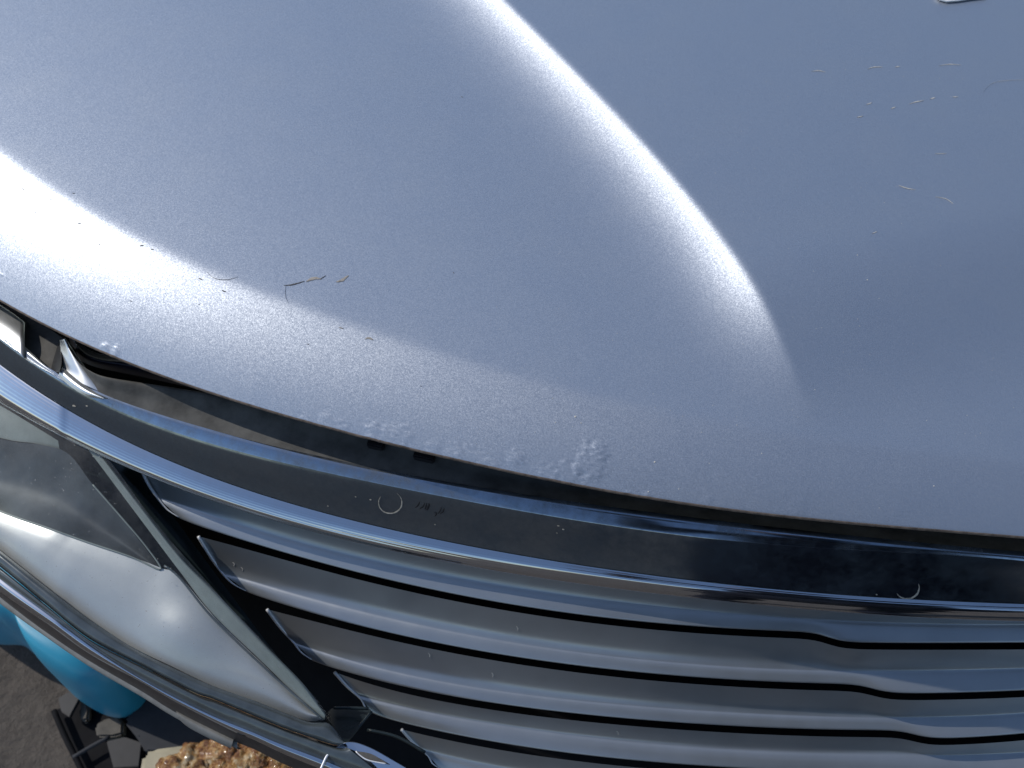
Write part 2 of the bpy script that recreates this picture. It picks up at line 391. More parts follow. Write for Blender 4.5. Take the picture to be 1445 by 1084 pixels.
# bare metal shows along the folded edge
nf = (NC-1)
idx = np.zeros(len(hood.data.polygons), dtype=np.int32); idx[nf*2:nf*6] = 1
hood.data.polygons.foreach_set('material_index', idx)
# underside skin of the hood so light does not leak
under = top[::40, ::20].copy(); under[..., 2] -= 0.012; under[0, :, 1] += 0.02; under[0, :, 2] += 0.002
mesh_from('inner_hood_panel', under.reshape(-1, 3), grid_faces(under.shape[0], under.shape[1], True), M['void'], car)

# ---- header: chrome bar above the grille
def row(cur, px, z, dy=0.0): return unp(px, cur(px)+dy, np.full(px.shape, z) if np.isscalar(z) else z)
px = np.linspace(82, 1750, 420)
G1 = lambda q: np.minimum(cG1(q), cG2(q)-3)
pxf = np.linspace(-260, 1750, 500)
def hrow(fn, q, z): return unp(q, fn(q), np.full(q.shape, z))
def chain(fns, angs, z0, q=pxf):
    """rows through traced curves; each step slopes down-forward by its own angle (degrees from flat)"""
    P = unp(q, fns[0](q), z0 if not np.isscalar(z0) else np.full(q.shape, z0)); out = [P]
    m = np.gradient(P[:, 1], P[:, 0]); cb = 1/np.sqrt(1+m*m)
    for f, a in zip(fns[1:], angs):
        T = np.tan(np.radians(a))*cb
        y = f(q); d = FW + ((q-TW/2)/FPX)[:, None]*RT + ((TH/2-y)/FPX)[:, None]*UP
        p = out[-1]
        t = (T*(p[:, 1]-CAM[1]) - (p[:, 2]-CAM[2]))/(T*d[:, 1]-d[:, 2])
        out.append(CAM + d*t[:, None])
    return out
g1 = lambda q: np.minimum(cG1(q), cG2(q)-2.5)
def mixc(a, b, f): return lambda q: a(q)*(1-f)+b(q)*f
ZSH = 0.846
rr_ = 1/(1+np.exp(-(pxf-560)/170.0))          # 0 at the left end, 1 at the right
sh = chain([lambda q: g1(q)-6, g1, mixc(g1, cG2, .5), lambda q: cG2(q)-1.2, lambda q: cG2(q)+1.0, mixc(cG2, cG4, .15), mixc(cG2, cG4, .45), mixc(cG2, cG4, .75), lambda q: cG4(q)-1],
           [6, 40-10*rr_, 48-8*rr_, 50, 66-7*(1-rr_), 70-8*(1-rr_), 68-2*(1-rr_), 64], ZSH)
header = loft('header_trim', sh[:5], M['chrome'], car, sub=[2,4,4,5])
header_face = loft('header_face', sh[4:], M['chrome_dark_refl'], car, sub=[6,6,6,5])
zl0 = sh[-1][:, 2]
fr_l = [0.02, .08, .14, .20, .26, .32, .38, .44, .50, .56, .62, .68, .74, .80, .86, .92, 1.0]
AL = [18, 30, 22, 34, 25, 38, 28, 42, 32, 44, 34, 47, 38, 52, 60, 74, 82]
AR = [16, 28, 22, 36, 28, 42, 45, 58, 66, 72, 71, 75, 74, 77, 79, 81, 83]
lp = chain([lambda q: cG4(q)-1.2] + [mixc(cG4, cG7, f_) for f_ in fr_l], [a_*(1-rr_)+b_*rr_ for a_, b_ in zip(AL, AR)], zl0+0.0008)
NLP = len(lp)-1
e_ = lp[-1].copy(); e_[:, 2] -= .002; e_[:, 1] += .003; lp.append(e_)
e_ = lp[-1].copy(); e_[:, 1] += .012; lp.append(e_)
chrome_lip = loft('chrome_strip', lp, M['chrome_clean'], car, sub=3)
zLipLow = (pxf.copy(), lp[NLP][:, 2].copy())
def zlow(q): return np.interp(q, *zLipLow)

# shelf behind the bar
top_s = poly([(92,477),(97,492),(108,508),(125,522),(150,532),(212,542),(300,556),(420,580),(600,622),(800,672),(1000,706),(1445,748),(1750,765)], 300)
bot_q = np.interp(np.linspace(0, 1, 300), np.linspace(0, 1, 300), np.r_[138 + (1750-138)*np.linspace(0, 1, 300)])
bot_q = np.linspace(0, 1, 300); bx = 138 + (top_s[:, 0]-92)/(1750-92)*(1750-138)
zt = np.interp(top_s[:, 0], [300, 600, 900], [0.857, 0.850, 0.833])
ta = unp(top_s[:, 0], top_s[:, 1], zt); tb = unp(bx, cG1(bx)-1, np.full(300, ZSH-.0005))
tm = ta*0.5+tb*0.5; tm[:, 2] -= 0.0012
tback = ta.copy(); tback[:, 2] -= 0.02; tback[:, 1] += 0.004
loft('shelf_panel', [tback, ta, tm, tb], M['shelf'], car, sub=[1, 8, 8], smooth=True)

# fin and bright bracket at the left end
fl = poly([(84,480),(85,492),(87,508),(88,520),(82,530)], 40); fr_ = poly([(92,477),(109,502),(130,532),(148,556)], 40)
fm = (fl+fr_)/2 + np.array([2, 0])
loft('corner_fin', [unp(*fl.T, np.linspace(0.8525, 0.8445, 40)), unp(*fm.T, np.linspace(0.8575, 0.8475, 40)), unp(*fr_.T, np.linspace(0.8565, 0.8450, 40))], M['chrome_glare'], car, sub=8, thick=0.001)
fl2 = poly([(82,530),(100,546),(122,559),(146,564)], 30); fr2 = poly([(88,518),(102,530),(120,544),(146,561)], 30)
loft('corner_fin', [unp(*fr2.T, 0.8480*np.ones(30)), unp(*((fl2+fr2)/2).T, 0.8485*np.ones(30)), unp(*fl2.T, 0.8457*np.ones(30))], M['chrome_glare'], car, sub=4)
a_ = poly([(-260,290),(-120,360),(0,430),(35,455)], 40); b_ = poly([(-260,335),(-120,410),(0,476),(33,505)], 40)
loft('bright_bracket', [unp(*a_.T, 0.8475*np.ones(40)), unp(*((a_+b_)/2).T, 0.8490*np.ones(40)), unp(*b_.T, 0.8475*np.ones(40))], M['chrome_glare'], car, sub=6, thick=0.0015)
a_ = poly([(33,487),(54,507),(74,524)], 20); b_ = poly([(31,504),(54,517),(80,531)], 20)
loft('fold_strip', [unp(*a_.T, 0.8445*np.ones(20)), unp(*((a_*.6+b_*.4)).T, 0.8465*np.ones(20)), unp(*(a_*.45+b_*.55).T, 0.8430*np.ones(20)), unp(*b_.T, 0.8470*np.ones(20))], M['chrome_glare'], car, sub=1)
a_ = poly([(-200,320),(0,420),(60,458),(96,482)], 30); b_ = poly([(-200,360),(20,500),(52,520),(78,530)], 30)
loft('mounting_plate', [unp(*a_.T, 0.8400*np.ones(30)), unp(*((a_+b_)/2).T, 0.8390*np.ones(30)), unp(*b_.T, 0.8400*np.ones(30))], M['shelf'], car, sub=4)
a_ = poly([(83,482),(76,505),(71,524)], 12); b_ = poly([(86,486),(87,510),(84,526)], 12)
loft('web', [unp(*a_.T, 0.8405*np.ones(12)), unp(*b_.T, 0.8505*np.ones(12))], M['black'], car, sub=1)
# dark tube seen in the gap and the black void behind
a_ = poly([(96,470),(104,497),(128,516),(200,532),(330,560)], 40); b_ = poly([(110,470),(118,488),(145,500),(210,505),(330,540)], 40)
loft('seal', [unp(*a_.T, .832*np.ones(40)), unp(*((a_+b_)/2).T, .843*np.ones(40)), unp(*b_.T, .832*np.ones(40))], M['navy'], car, sub=5)
q = np.linspace(-500, 1900, 60)
loft('radiator_support', [unp(q, cEdge(q)-420, 0.77*np.ones(60)), unp(q, cEdge(q)-40, 0.77*np.ones(60)), unp(q, cEdge(q)+45, 0.79*np.ones(60)), unp(q, cEdge(q)+80, 0.70*np.ones(60))], M['void'], car, sub=1)

# rubber stops peeking out under the hood edge
for cx, cy, l_ in ((532, 625, 26), (600, 642, 32)):
    p = unp(np.array([cx]), np.array([cy]), 0.850)[0]
    bm = bmesh.new(); bmesh.ops.create_cube(bm, size=1); bmesh.ops.scale(bm, vec=(l_*.00046, .009, .006), verts=bm.verts)
    bmesh.ops.rotate(bm, cent=(0, 0, 0), matrix=Matrix.Rotation(R(-14), 3, 'Z'), verts=bm.verts)
    bmesh.ops.translate(bm, vec=(p[0], p[1], p[2]), verts=bm.verts); bmesh.ops.bevel(bm, geom=bm.edges[:], offset=0.001, segments=2, affect='EDGES')
    me = bpy.data.meshes.new('rubber_stop'); bm.to_mesh(me); bm.free(); me.materials.append(M['ink'])
    o = bpy.data.objects.new('rubber_stop', me); COL.objects.link(o); o.parent = car

# ---- grille slats
grille = empty('grille', (0, 0, 0)); grille.parent = car
N = 360
def lerpx(a, b, n=N): return a + (b-a)*np.linspace(0, 1, n)**1.35
def zsolve(q, y, P0, ang):
    """the point seen at (q,y) that lies down-forward of P0 at the given slope"""
    d = FW + ((q-TW/2)/FPX)[:, None]*RT + ((TH/2-y)/FPX)[:, None]*UP
    m = np.gradient(P0[:, 1], P0[:, 0]); T = math.tan(R(ang))/np.sqrt(1+m*m)
    t = (T*(P0[:, 1]-CAM[1]) - (P0[:, 2]-CAM[2]))/(T*d[:, 1]-d[:, 2])
    return CAM + d*t[:, None]
zprev = zlow; KZ = {}
for k in range(1, 6):
    prev = cG7 if k == 1 else E[k-1]
    q0 = lerpx(TIP[k][0], 1750); q1 = lerpx(BEND[k][0], 1750); q2 = lerpx(LOW[k][0], 1750)
    fade = np.clip((q0-TIP[k][0])/200, 0, 1)
    gap = -6 if k == 1 else 11
    yu = prev(q0) + gap + (TIP[k][1] - prev(TIP[k][0]) - gap)*(1-fade)**3
    sm1 = np.exp(-(q1-BEND[k][0])/14.0); yc = C[k](q1) + (BEND[k][1]-C[k](BEND[k][0]))*sm1
    sm2 = np.exp(-(q2-LOW[k][0])/14.0); yl = E[k](q2) + (LOW[k][1]-E[k](LOW[k][0]))*sm2
    zbase = zprev(np.linspace(600, 1400, 20)).mean() - (0.007 if k == 1 else 0.008)
    KZ[k] = zbase
    # heights solved on the open stretch of the slat, then held along its length
    def hts(ang, qa, ya, qb, yb, za):
        Pa = unp(qa, ya, za*np.ones(N)); Pb = unp(qb, yb, za*np.ones(N))
        w = (Pa[:, 1]-Pb[:, 1]); mm = np.median(w[60:220]); bb = -((yb-TH/2)/FPX)
        va = np.median(np.arctan2((FW[1]+bb*UP[1]), -(FW[2]+bb*UP[2]))[60:220])     # view angle from vertical
        T = math.tan(R(ang)); return mm*T/(1+T*math.tan(va))
    zc = zbase - hts(63, q0, yu, q1*0+q0, np.interp(q0, q1, yc), zbase)
    zl = zc - hts(26, q1, yc, q1, np.interp(q1, q2, yl), zc)
    U_ = unp(q0, yu, zbase*np.ones(N)); C_ = unp(q1, yc, zc*np.ones(N)); L_ = unp(q2, yl, zl*np.ones(N))
    zprev = (lambda z: (lambda q: np.full(np.shape(q), z)))(zl)
    a1 = U_*0.66+C_*0.34; a1[:, 2] -= (.0034 if k > 1 else .0014); a2 = U_*0.33+C_*0.67; a2[:, 2] -= (.0042 if k > 1 else .0016)
    b0 = C_*0.85+L_*0.15; b0[:, 2] += 0.0003
    b1 = C_*0.5+L_*0.5; b1[:, 2] += 0.0006
    r1 = L_.copy(); r1[:, 2] -= 0.0012; r1[:, 1] += 0.0002
    r2 = L_.copy(); r2[:, 2] -= 0.0022; r2[:, 1] += 0.0022
    r3 = L_.copy(); r3[:, 2] -= 0.0020; r3[:, 1] += 0.0100; r3[:, 0] += 0.004
    s_ = loft('grille_slat', [U_, a1, a2, C_, b0, b1, L_, r1, r2, r3], M['slat'], grille, sub=[4,4,4,2,3,4,2,2,2])
    e = poly([TIP[k], ((TIP[k][0]+BEND[k][0])/2-1, (TIP[k][1]+BEND[k][1])/2+1.0), BEND[k], ((BEND[k][0]+LOW[k][0])/2-2, (BEND[k][1]+LOW[k][1])/2+2), LOW[k]], 24)
    ze = np.interp(np.linspace(0, 1, 24), [0, .5, 1], [zbase+.0010, zc+.0008, zl+.0004])
    eP = unp(e[:, 0], e[:, 1], ze)
    tube('slat_edge', [Vector(p) for p in eP], 0.0013, M['slat_edge'], s_, taper=lambda t: 1.0-0.8*t**2)
print('SLATZ', KZ, 'LIP', zlow(700), zlow(50), 'face', zl0[200])
# black sheet behind slats and lamp, coloured for the shade in the gaps
q = np.linspace(-500, 1900, 60)
ZB = [zlow(700)-.03] + [KZ[k]-.085 for k in range(1, 6)] + [KZ[5]-.13]
gb = []
for (dy_, x0_), z_ in zip([(-50, 40), (20, 130), (95, 200), (170, 285), (240, 375), (310, 470), (400, 560)], ZB):
    qq = np.linspace(x0_, 1950, 60); gb.append(unp(qq, cG7(qq)+dy_, z_*np.ones(60)))
loft('grille_backing', gb, M['void'], grille, sub=1)

# unseen body block added below the grille so the nose casts shadow
bm = bmesh.new(); bmesh.ops.create_cube(bm, size=1); bmesh.ops.scale(bm, vec=(1.7, 2.6, .40), verts=bm.verts); bmesh.ops.translate(bm, vec=(.80, 1.42, .34), verts=bm.verts)
bmesh.ops.bevel(bm, geom=bm.edges[:], offset=.05, segments=3, affect='EDGES')
me = bpy.data.meshes.new('front_body_blocker'); bm.to_mesh(me); bm.free(); me.materials.append(M['void'])
o = bpy.data.objects.new('front_body_blocker', me); COL.objects.link(o); o.parent = car
# ---- headlamp
lamp = empty('headlamp', (0, 0, 0)); lamp.parent = car
def zh(P, off=0.0): return zlow(P[:, 0]) - 0.004 - 0.00024*np.clip(P[:, 1]-cG7(P[:, 0]), -20, 400) + off
def hp(pts, n=60, off=0.0):
    P = poly(pts, n); return unp(P[:, 0], P[:, 1], zh(P, off))
nA = 80
topS = [(-260,610),(-100,675),(0,720),(62,742),(120,763),(185,785),(225,800)]
L0 = Curve([(-200,610),(-100,700),(0,777),(35,808),(62,826),(117,870),(189,916),(249,946),(300,968),(360,989),(400,1006),(440,1017),(456,1014)], 5)
L0p = [(-260,560),(-100,700),(0,777),(62,826),(117,868),(189,915),(249,945),(300,968),(360,989),(400,1005),(436,1018),(456,1014)]
pan_hi = hp([(-260,540),(-100,675),(0,720),(120,763),(200,791),(228,802),(252,812),(300,868),(375,941),(430,993),(456,1012)], nA, -0.006)
pan_lo = hp(L0p, nA, -0.004)
pm1 = pan_hi*.7+pan_lo*.3; pm1[:, 2] += .0030; pm2 = pan_hi*.35+pan_lo*.65; pm2[:, 2] += .0040
bc = unp(np.array([262.]), np.array([905.]), 0.745)[0]
def bulge(P):  # raised bump shaped into the bezel to catch the sun glare
    D = np.zeros_like(P); D[..., 2] = 0.0064*np.exp(-(((P[..., 0]-bc[0])/.030)**2 + ((P[..., 1]-bc[1])/.022)**2)); return D
loft('silver_bezel', [pan_hi, pm1, pm2, pan_lo], M['silver_panel'], lamp, sub=8, offs=bulge)
# smoky reflector area above the silver panel
r_hi = hp([(-260,500),(-100,580),(0,619),(60,628),(97,641),(131,684),(180,742),(227,802)], nA, -0.014)
r_lo = hp([(-260,560),(-100,676),(0,721),(62,743),(120,764),(165,779),(200,791),(226,801)], nA, -0.008)
rm = (r_hi+r_lo)/2; rm[:, 2] -= .012
loft('reflector', [r_hi, rm, r_lo], M['smoke'], lamp, sub=10)
# outline of the reflector
tube('reflector_rim', hp([(-100,676),(0,721),(62,743),(120,764),(185,786),(222,803),(226,799),(205,770),(180,740),(131,684)], 120, -0.005), 0.0006, M['pale_plastic'], lamp)
# dark housing behind
h_hi = hp([(-260,420),(-100,510),(0,566),(100,624),(150,648),(200,668)], 50, -0.030); h_lo = hp([(-260,560),(-100,690),(0,760),(150,850),(300,950),(455,1010)], 50, -0.030)
loft('lamp_housing', [h_hi, (h_hi+h_lo)/2+np.array([0,0,-.01]), h_lo], M['housing'], lamp, sub=4)
# pale inner piece, top left
p_hi = hp([(-260,430),(-100,515),(0,572),(40,596),(82,622)], 40, -0.012); p_lo = hp([(-260,500),(-100,585),(0,618),(50,626),(84,634)], 40, -0.016)
loft('inner_trim', [p_hi, (p_hi+p_lo)/2, p_lo], M['pale_plastic'], lamp, sub=4)
# pale side strip towards the grille
s_l = hp([(118,630),(127,638),(190,722),(254,807),(300,866),(375,939),(449,1011),(458,1016)], 80, -0.001)
s_r = hp([(140,640),(149,650),(212,732),(258,790),(300,832),(375,911),(424,961),(452,998),(460,1010)], 80, -0.003)
s_m = (s_l+s_r)/2; s_m[:, 2] += .0022
s_d = s_r.copy(); s_d[:, 2] -= .03; s_d[:, 0] += .002
loft('side_strip', [s_l, s_m, s_r, s_d], M['pale_plastic'], lamp, sub=6)
tube('seam', hp([(232,798),(254,816),(300,872),(375,944),(456,1016)], 60, 0.0004), 0.0008, M['rim'], lamp)
# clear cover
c_hi = hp([(-260,420),(-100,508),(0,563),(100,622),(150,646),(212,728),(300,830),(424,960),(462,1008)], nA, 0.002)
c_lo = hp([(-260,562),(-100,702),(0,779),(62,828),(117,870),(189,917),(249,947),(300,970),(360,991),(400,1007),(440,1020),(462,1014)], nA, 0.001)
cm = (c_hi+c_lo)/2; cm[:, 2] += .0130
loft('lens', [c_hi, cm, c_lo], M['lens'], lamp, sub=10)

# ---- rim, chrome and clips along the lower edge of the lamp
K0 = L0p[:-1] + [(470,1040)]
def cur(pts, n=140): return poly(pts, n)
r0 = cur([(-260,560),(-100,700),(0,777),(62,826),(117,868),(189,915),(249,945),(300,968),(360,989),(400,1005),(436,1019),(462,1020),(476,1034),(486,1046)])
r1 = cur([(-260,585),(-100,722),(0,800),(62,851),(125,901),(199,939),(274,978),(300,987),(360,1012),(400,1028),(440,1042),(472,1052),(484,1050)])
r2 = cur([(-260,600),(-100,738),(0,819),(75,874),(149.5,928),(224,973),(299,1011),(360,1036),(400,1053),(454,1073),(500,1092),(560,1112)])
r3 = cur([(-260,622),(-100,755),(0,835),(75,886),(125,922),(199,963),(249,992),(324,1030),(360,1045),(400,1064),(454,1086),(500,1106),(560,1128)])
r4 = cur([(-260,632),(-100,763),(0,843),(62,890),(125,932),(199,975),(249,1006),(324,1043),(360,1058),(400,1078),(454,1100),(500,1120),(560,1145)])
r5 = cur([(-260,642),(-100,772),(0,852),(62,897),(125,940),(199,983),(249,1014),(324,1052),(360,1068),(400,1088),(454,1110),(500,1130),(560,1155)])
zb = lambda P, off: zlow(P[:, 0]) - 0.004 - 0.00024*np.clip(P[:, 1]-cG7(P[:, 0]), -20, 400) + off
W0 = unp(*r0.T, zb(r0, .001)); W01 = unp(*(r0*.7+r1*.3).T, zb(r0*.7+r1*.3, .0055)); W02 = unp(*(r0*.25+r1*.75).T, zb(r0*.25+r1*.75, .0060)); W1 = unp(*(r0*.06+r1*.94).T, zb(r1, .0035)); W1b = unp(*r1.T, zb(r1, -.002))
loft('lens_rim', [W0, W01, W02, W1, W1b], M['rim'], lamp, sub=5)
W1c = unp(*(r1*.94+r2*.06).T, zb(r1, -.002)); W1d = unp(*(r1*.85+r2*.15).T, zb(r1, .0035)); W12 = unp(*(r1*.5+r2*.5).T, zb(r1*.5+r2*.5, .0050)); W2a = unp(*(r1*.1+r2*.9).T, zb(r2, .0030))
loft('lower_trim', [W1c, W1d, W12, W2a], M['rim'], lamp, sub=5)
W2 = unp(*r2.T, zb(r2, .0030)); W2b = unp(*(r2*.6+r3*.4).T, zb(r2, .0022)); W23 = unp(*(r2*.25+r3*.75).T, zb(r2, -.0015)); W3 = unp(*r3.T, zb(r3, -.0062))
loft('lower_chrome_strip', [W2a, W2, W2b, W23, W3], M['chrome_clean'], car, sub=5)
W34 = unp(*(r3*.5+r4*.5).T, zb(r3, -.018)); W4 = unp(*r4.T, zb(r4, -.028))
loft('strip_underside', [W3, W34, W4], M['brown_under'], car, sub=4)
W4b = unp(*r4.T, zb(r4, -.0275)); W5 = unp(*r5.T, zb(r5, -.029)); W5b = W5.copy(); W5b[:, 2] -= .012; W5b[:, 1] += .004
sel = slice(0, 105)
loft('lower_flange', [W4b[sel], W5[sel], W5b[sel]], M['tab'], car, sub=3)
a_ = poly([(247,1000),(262,1008),(300,1027),(330,1042)], 20); b_ = poly([(252,1014),(266,1026),(296,1042),(326,1056)], 20)
loft('clip_tab', [unp(*a_.T, zb(a_, -.0255)), unp(*(a_*.5+b_*.5).T, zb(a_, -.0245)), unp(*b_.T, zb(b_, -.027)), unp(*b_.T, zb(b_, -.036))], M['tab'], car, sub=3)
ZC = zb(np.array([[458., 1074.]]), 0.003)[0]
# chrome corner beyond the joint, and the bracket behind it
a_ = poly([(458,1074),(470,1058),(492,1047),(520,1054),(560,1076),(620,1112)], 50); b_ = poly([(446,1096),(470,1112),(500,1124),(530,1136),(580,1150),(640,1170)], 50)
loft('chrome_corner', [unp(*a_.T, (ZC+0.0000)*np.ones(50)), unp(*(a_*.8+b_*.2).T, (ZC-0.0012)*np.ones(50)), unp(*(a_*.5+b_*.5).T, (ZC-0.0060)*np.ones(50)), unp(*b_.T, (ZC-0.0200)*np.ones(50))], M['chrome_clean'], car, sub=6, thick=.001)
tube('seam', [Vector(p) for p in unp(*poly([(470,1060),(462,1066),(456,1078),(450,1092)], 14).T, (ZC+0.0035)*np.ones(14))], .0009, M['slat_edge'], car)
a_ = poly([(502,1062),(518,1074),(546,1078)], 16); b_ = poly([(502,1060),(524,1064),(546,1077)], 16)
loft('corner_recess', [unp(*b_.T, (ZC+0.0042)*np.ones(16)), unp(*a_.T, (ZC+0.0040)*np.ones(16))], M['shelf'], car, sub=1)
tube('recess_edge', [Vector(p) for p in unp(*poly([(502,1060),(508,1066),(520,1073),(545,1078)], 16).T, (ZC+0.0045)*np.ones(16))], .0005, M['slat_edge'], car)
a_ = poly([(458,1010),(475,998),(524,1002)], 16); b_ = poly([(466,1040),(486,1048),(492,1046)], 16)
loft('bracket', [unp(*a_.T, (ZC-0.0250)*np.ones(16)), unp(*b_.T, (ZC-0.0100)*np.ones(16))], M['housing'], car, sub=1)
for pts in ([(471,999),(495,999),(520,1000)], [(524,1004),(508,1024),(492,1044)], [(518,1030),(560,1040),(600,1062)]):
    P = poly(pts, 12); Wp = unp(*P.T, (ZC-0.0180)*np.ones(12)); tube('bracket_rib', [Vector(p) for p in Wp], .0012, M['housing'], car)

# ------------------------------------------------------------------ ground
n = NT('packed_dirt')
a = n.noise(6, 8, 0.65); b2 = n.noise(60, 6, 0.7)
col = n.mix(b2, n.ramp(a, [(0.3, (0.07, 0.060, 0.053)), (0.7, (0.145, 0.125, 0.108))]), n.ramp(b2, [(0.3, (0.06, 0.052, 0.047)), (0.75, (0.16, 0.14, 0.12))]))
bs = n.bsdf(Roughness=0.9, Specular_IOR_Level=0.2); n.l(col, bs.inputs['Base Color'])
n.l(n.bump(n.math('ADD', n.noise(25, 8, 0.7), n.math('MULTIPLY', n.noise(4, 4), 2.0)), 0.7, 0.02), bs.inputs['Normal'])
M['dirt'] = n.m
S = 600
gx = np.concatenate([[-S, -60, -12], np.linspace(-3, 3, 121), [12, 60, S]])
GX, GY = np.meshgrid(gx, gx, indexing='ij')
GZ = np.zeros(GX.shape)
for i in range(3, 124):
    for j in range(3, 124):
        GZ[i, j] = 0.010*mnoise.fractal(Vector((GX[i, j]*3, GY[i, j]*3, 0)), 0.7, 2.0, 4)
ground = mesh_from('ground', np.stack([GX, GY, GZ], -1).reshape(-1, 3), grid_faces(len(gx), len(gx)), M['dirt'], kind='structure')
if ground.data.polygons[0].normal.z < 0: ground.data.flip_normals()

# prism from a traced footprint, rounded top
def slab(name, pts, z0, z1, mat, parent=None, bev=0.003, label=None, cat=None, smooth=False, seg=2, bulge=0.0):
    P = unp(np.array([p[0] for p in pts], float), np.array([p[1] for p in pts], float), (z1)*np.ones(len(pts)))
    c = P.mean(0)
    bm = bmesh.new()
    vs = [bm.verts.new((p[0], p[1], z0)) for p in P]; f = bm.faces.new(vs)
    ext = bmesh.ops.extrude_face_region(bm, geom=[f]); up = [v for v in ext['geom'] if isinstance(v, bmesh.types.BMVert)]
    bmesh.ops.translate(bm, vec=(0, 0, z1-z0), verts=up); bmesh.ops.recalc_face_normals(bm, faces=bm.faces[:])
    if bev: bmesh.ops.bevel(bm, geom=[e for e in bm.edges], offset=bev, segments=seg, affect='EDGES', clamp_overlap=True)
    me = bpy.data.meshes.new(name); bm.to_mesh(me); bm.free(); me.materials.append(mat)
    if smooth: me.polygons.foreach_set('use_smooth', [True]*len(me.polygons))
    o = bpy.data.objects.new(name, me); COL.objects.link(o)
    if parent: o.parent = parent
    if label: o['label'] = label
    if cat: o['category'] = cat
    return o

# blue plastic container: two soft lobes
jug = empty('plastic_container', (0, 0, 0), 'blue plastic container with rounded lobes, lying on the dirt under the headlamp corner', 'container')
def lobes(name, foot, z0, z1, mat, parent):
    P = poly(foot + [foot[0]], 97)[:-1]; Wp = unp(P[:, 0], P[:, 1], np.full(96, (z0+z1)/2)); c = Wp.mean(0)
    V = []; prof = [(0, .80), (.03, .93), (.12, 1.0), (.5, 1.0), (.72, .99), (.86, .95), (.95, .86), (.99, .74), (1.0, .55), (1.0, .3), (1.0, .02)]
    rowsP = []
    for h, s in prof:
        r_ = c + (Wp-c)*s; r_[:, 2] = z0+(z1-z0)*h; rowsP.append(np.vstack([r_, r_[:1]]))
    o = loft(name, rowsP, mat, parent, sub=3); return o
lobes('container_body', [(x_, y_-7) for x_, y_ in [(-150,820),(-60,880),(0,888),(22,903),(52,913),(66,934),(72,955),(92,974),(120,990),(146,996),(170,988),(186,972),(196,940),(185,880),(150,830),(60,760),(-80,740)]], 0.06, 0.235, M['blue'], jug)
pc = unp(np.array([60.]), np.array([820.]), 0.24)[0]
tube('cap', [Vector((pc[0], pc[1], .235)), Vector((pc[0], pc[1], .262))], .022, M['blue'], jug, seg=24)

tray = empty('plastic_tray', (0, 0, 0), 'broken black plastic tray lying on the dirt, edges snapped', 'tray')
slab('tray_base', [(76,1003),(92,995),(112,977),(150,985),(205,968),(262,1003),(262,1060),(230,1120),(128,1120)], 0.02, 0.035, M['void'], tray, bev=.002)
P = poly([(76,1003),(92,1040),(108,1072),(126,1110)], 14); tube('tray_rim', [Vector(p) for p in unp(*P.T, .05*np.ones(14))], .004, M['void'], tray)
P = poly([(103,1069),(128,1054),(154,1040)], 8); tube('tray_rib', [Vector(p) for p in unp(*P.T, .052*np.ones(8))], .0028, M['board'], tray)
slab('rubble_chunk', [(113,987),(122,983),(126,1002),(124,1016),(113,1018)], .036, .05, M['chunk'], label='small upright beige chunk in the black tray below the blue container', cat='rubble')
slab('rubble_chunk', [(133,1024),(142,1016),(165,1009),(174,1018),(173,1036),(158,1040),(136,1040)], .036, .055, M['chunk'], label='wider beige broken chunk in the tray beside the grey board', cat='rubble')
slab('plastic_shard', [(82,985),(104,972),(112,986),(98,1012),(86,1004)], .055, .062, M['ink'], label='jagged black plastic shard at the left corner of the tray', cat='plastic shard', bev=.001)
slab('plastic_shard', [(150,1046),(176,1040),(200,1048),(196,1082),(160,1084)], .055, .064, M['ink'], label='wide black plastic shard between the tray rib and the cream foam block', cat='plastic shard', bev=.001)
board = slab('board', [(187,1000),(200,980),(260,985),(340,1020),(330,1070),(205,1062),(192,1040),(174,1018)], .06, .085, M['board'], label='dark grey board with a chipped pale edge beside the black tray', cat='board', bev=.004)

# crusted foam block
block = empty('foam_block', (0, 0, 0), 'cream foam block crusted with glossy brown expanded sealant in front of the lamp', 'foam block')
slab('block_core', [(200,1062),(214,1056),(262,1050),(330,1052),(420,1075),(470,1110),(430,1190),(180,1190)], .10, .17, M['foam'], block, bev=.006)
n = NT('brown_crust')
a = n.noise(55, 7, 0.75); col = n.ramp(a, [(0.32, (0.05, 0.015, 0.006)), (0.45, (0.27, 0.11, 0.035)), (0.54, (0.50, 0.28, 0.09)), (0.64, (0.66, 0.56, 0.38))])
bs = n.bsdf(Roughness=0.22, Coat_Weight=0.6, Coat_Roughness=0.08, Subsurface_Weight=0.0); n.l(col, bs.inputs['Base Color'])
n.l(n.bump(n.noise(170, 6, 0.7), 0.9, 0.006), bs.inputs['Normal']); M['crust'] = n.m
bm = bmesh.new()
c0 = unp(np.array([325.]), np.array([1100.]), .18)[0]
for i in range(120):
    qx = random.uniform(236, 470); lo = np.interp(qx, [225, 262, 280, 300, 340, 400, 470], [1092, 1070, 1050, 1046, 1054, 1068, 1095])
    qy = lo + 6 + random.random()**1.2*90
    p = unp(np.array([qx]), np.array([qy]), .18)[0]; r_ = random.uniform(.010, .022)
    m = bmesh.ops.create_icosphere(bm, subdivisions=4, radius=r_)
    for v in m['verts']:
        v.co *= 1 + 0.35*mnoise.fractal(v.co*90+Vector((i*3.1, 0, 0)), .7, 2.2, 3)
        v.co.z *= .8; v.co += Vector((p[0], p[1], p[2]+random.uniform(0, .001)))
me = bpy.data.meshes.new('crust'); bm.to_mesh(me); bm.free(); me.materials.append(M['crust'])
me.polygons.foreach_set('use_smooth', [True]*len(me.polygons))
o = bpy.data.objects.new('crust', me); COL.objects.link(o); o.parent = block

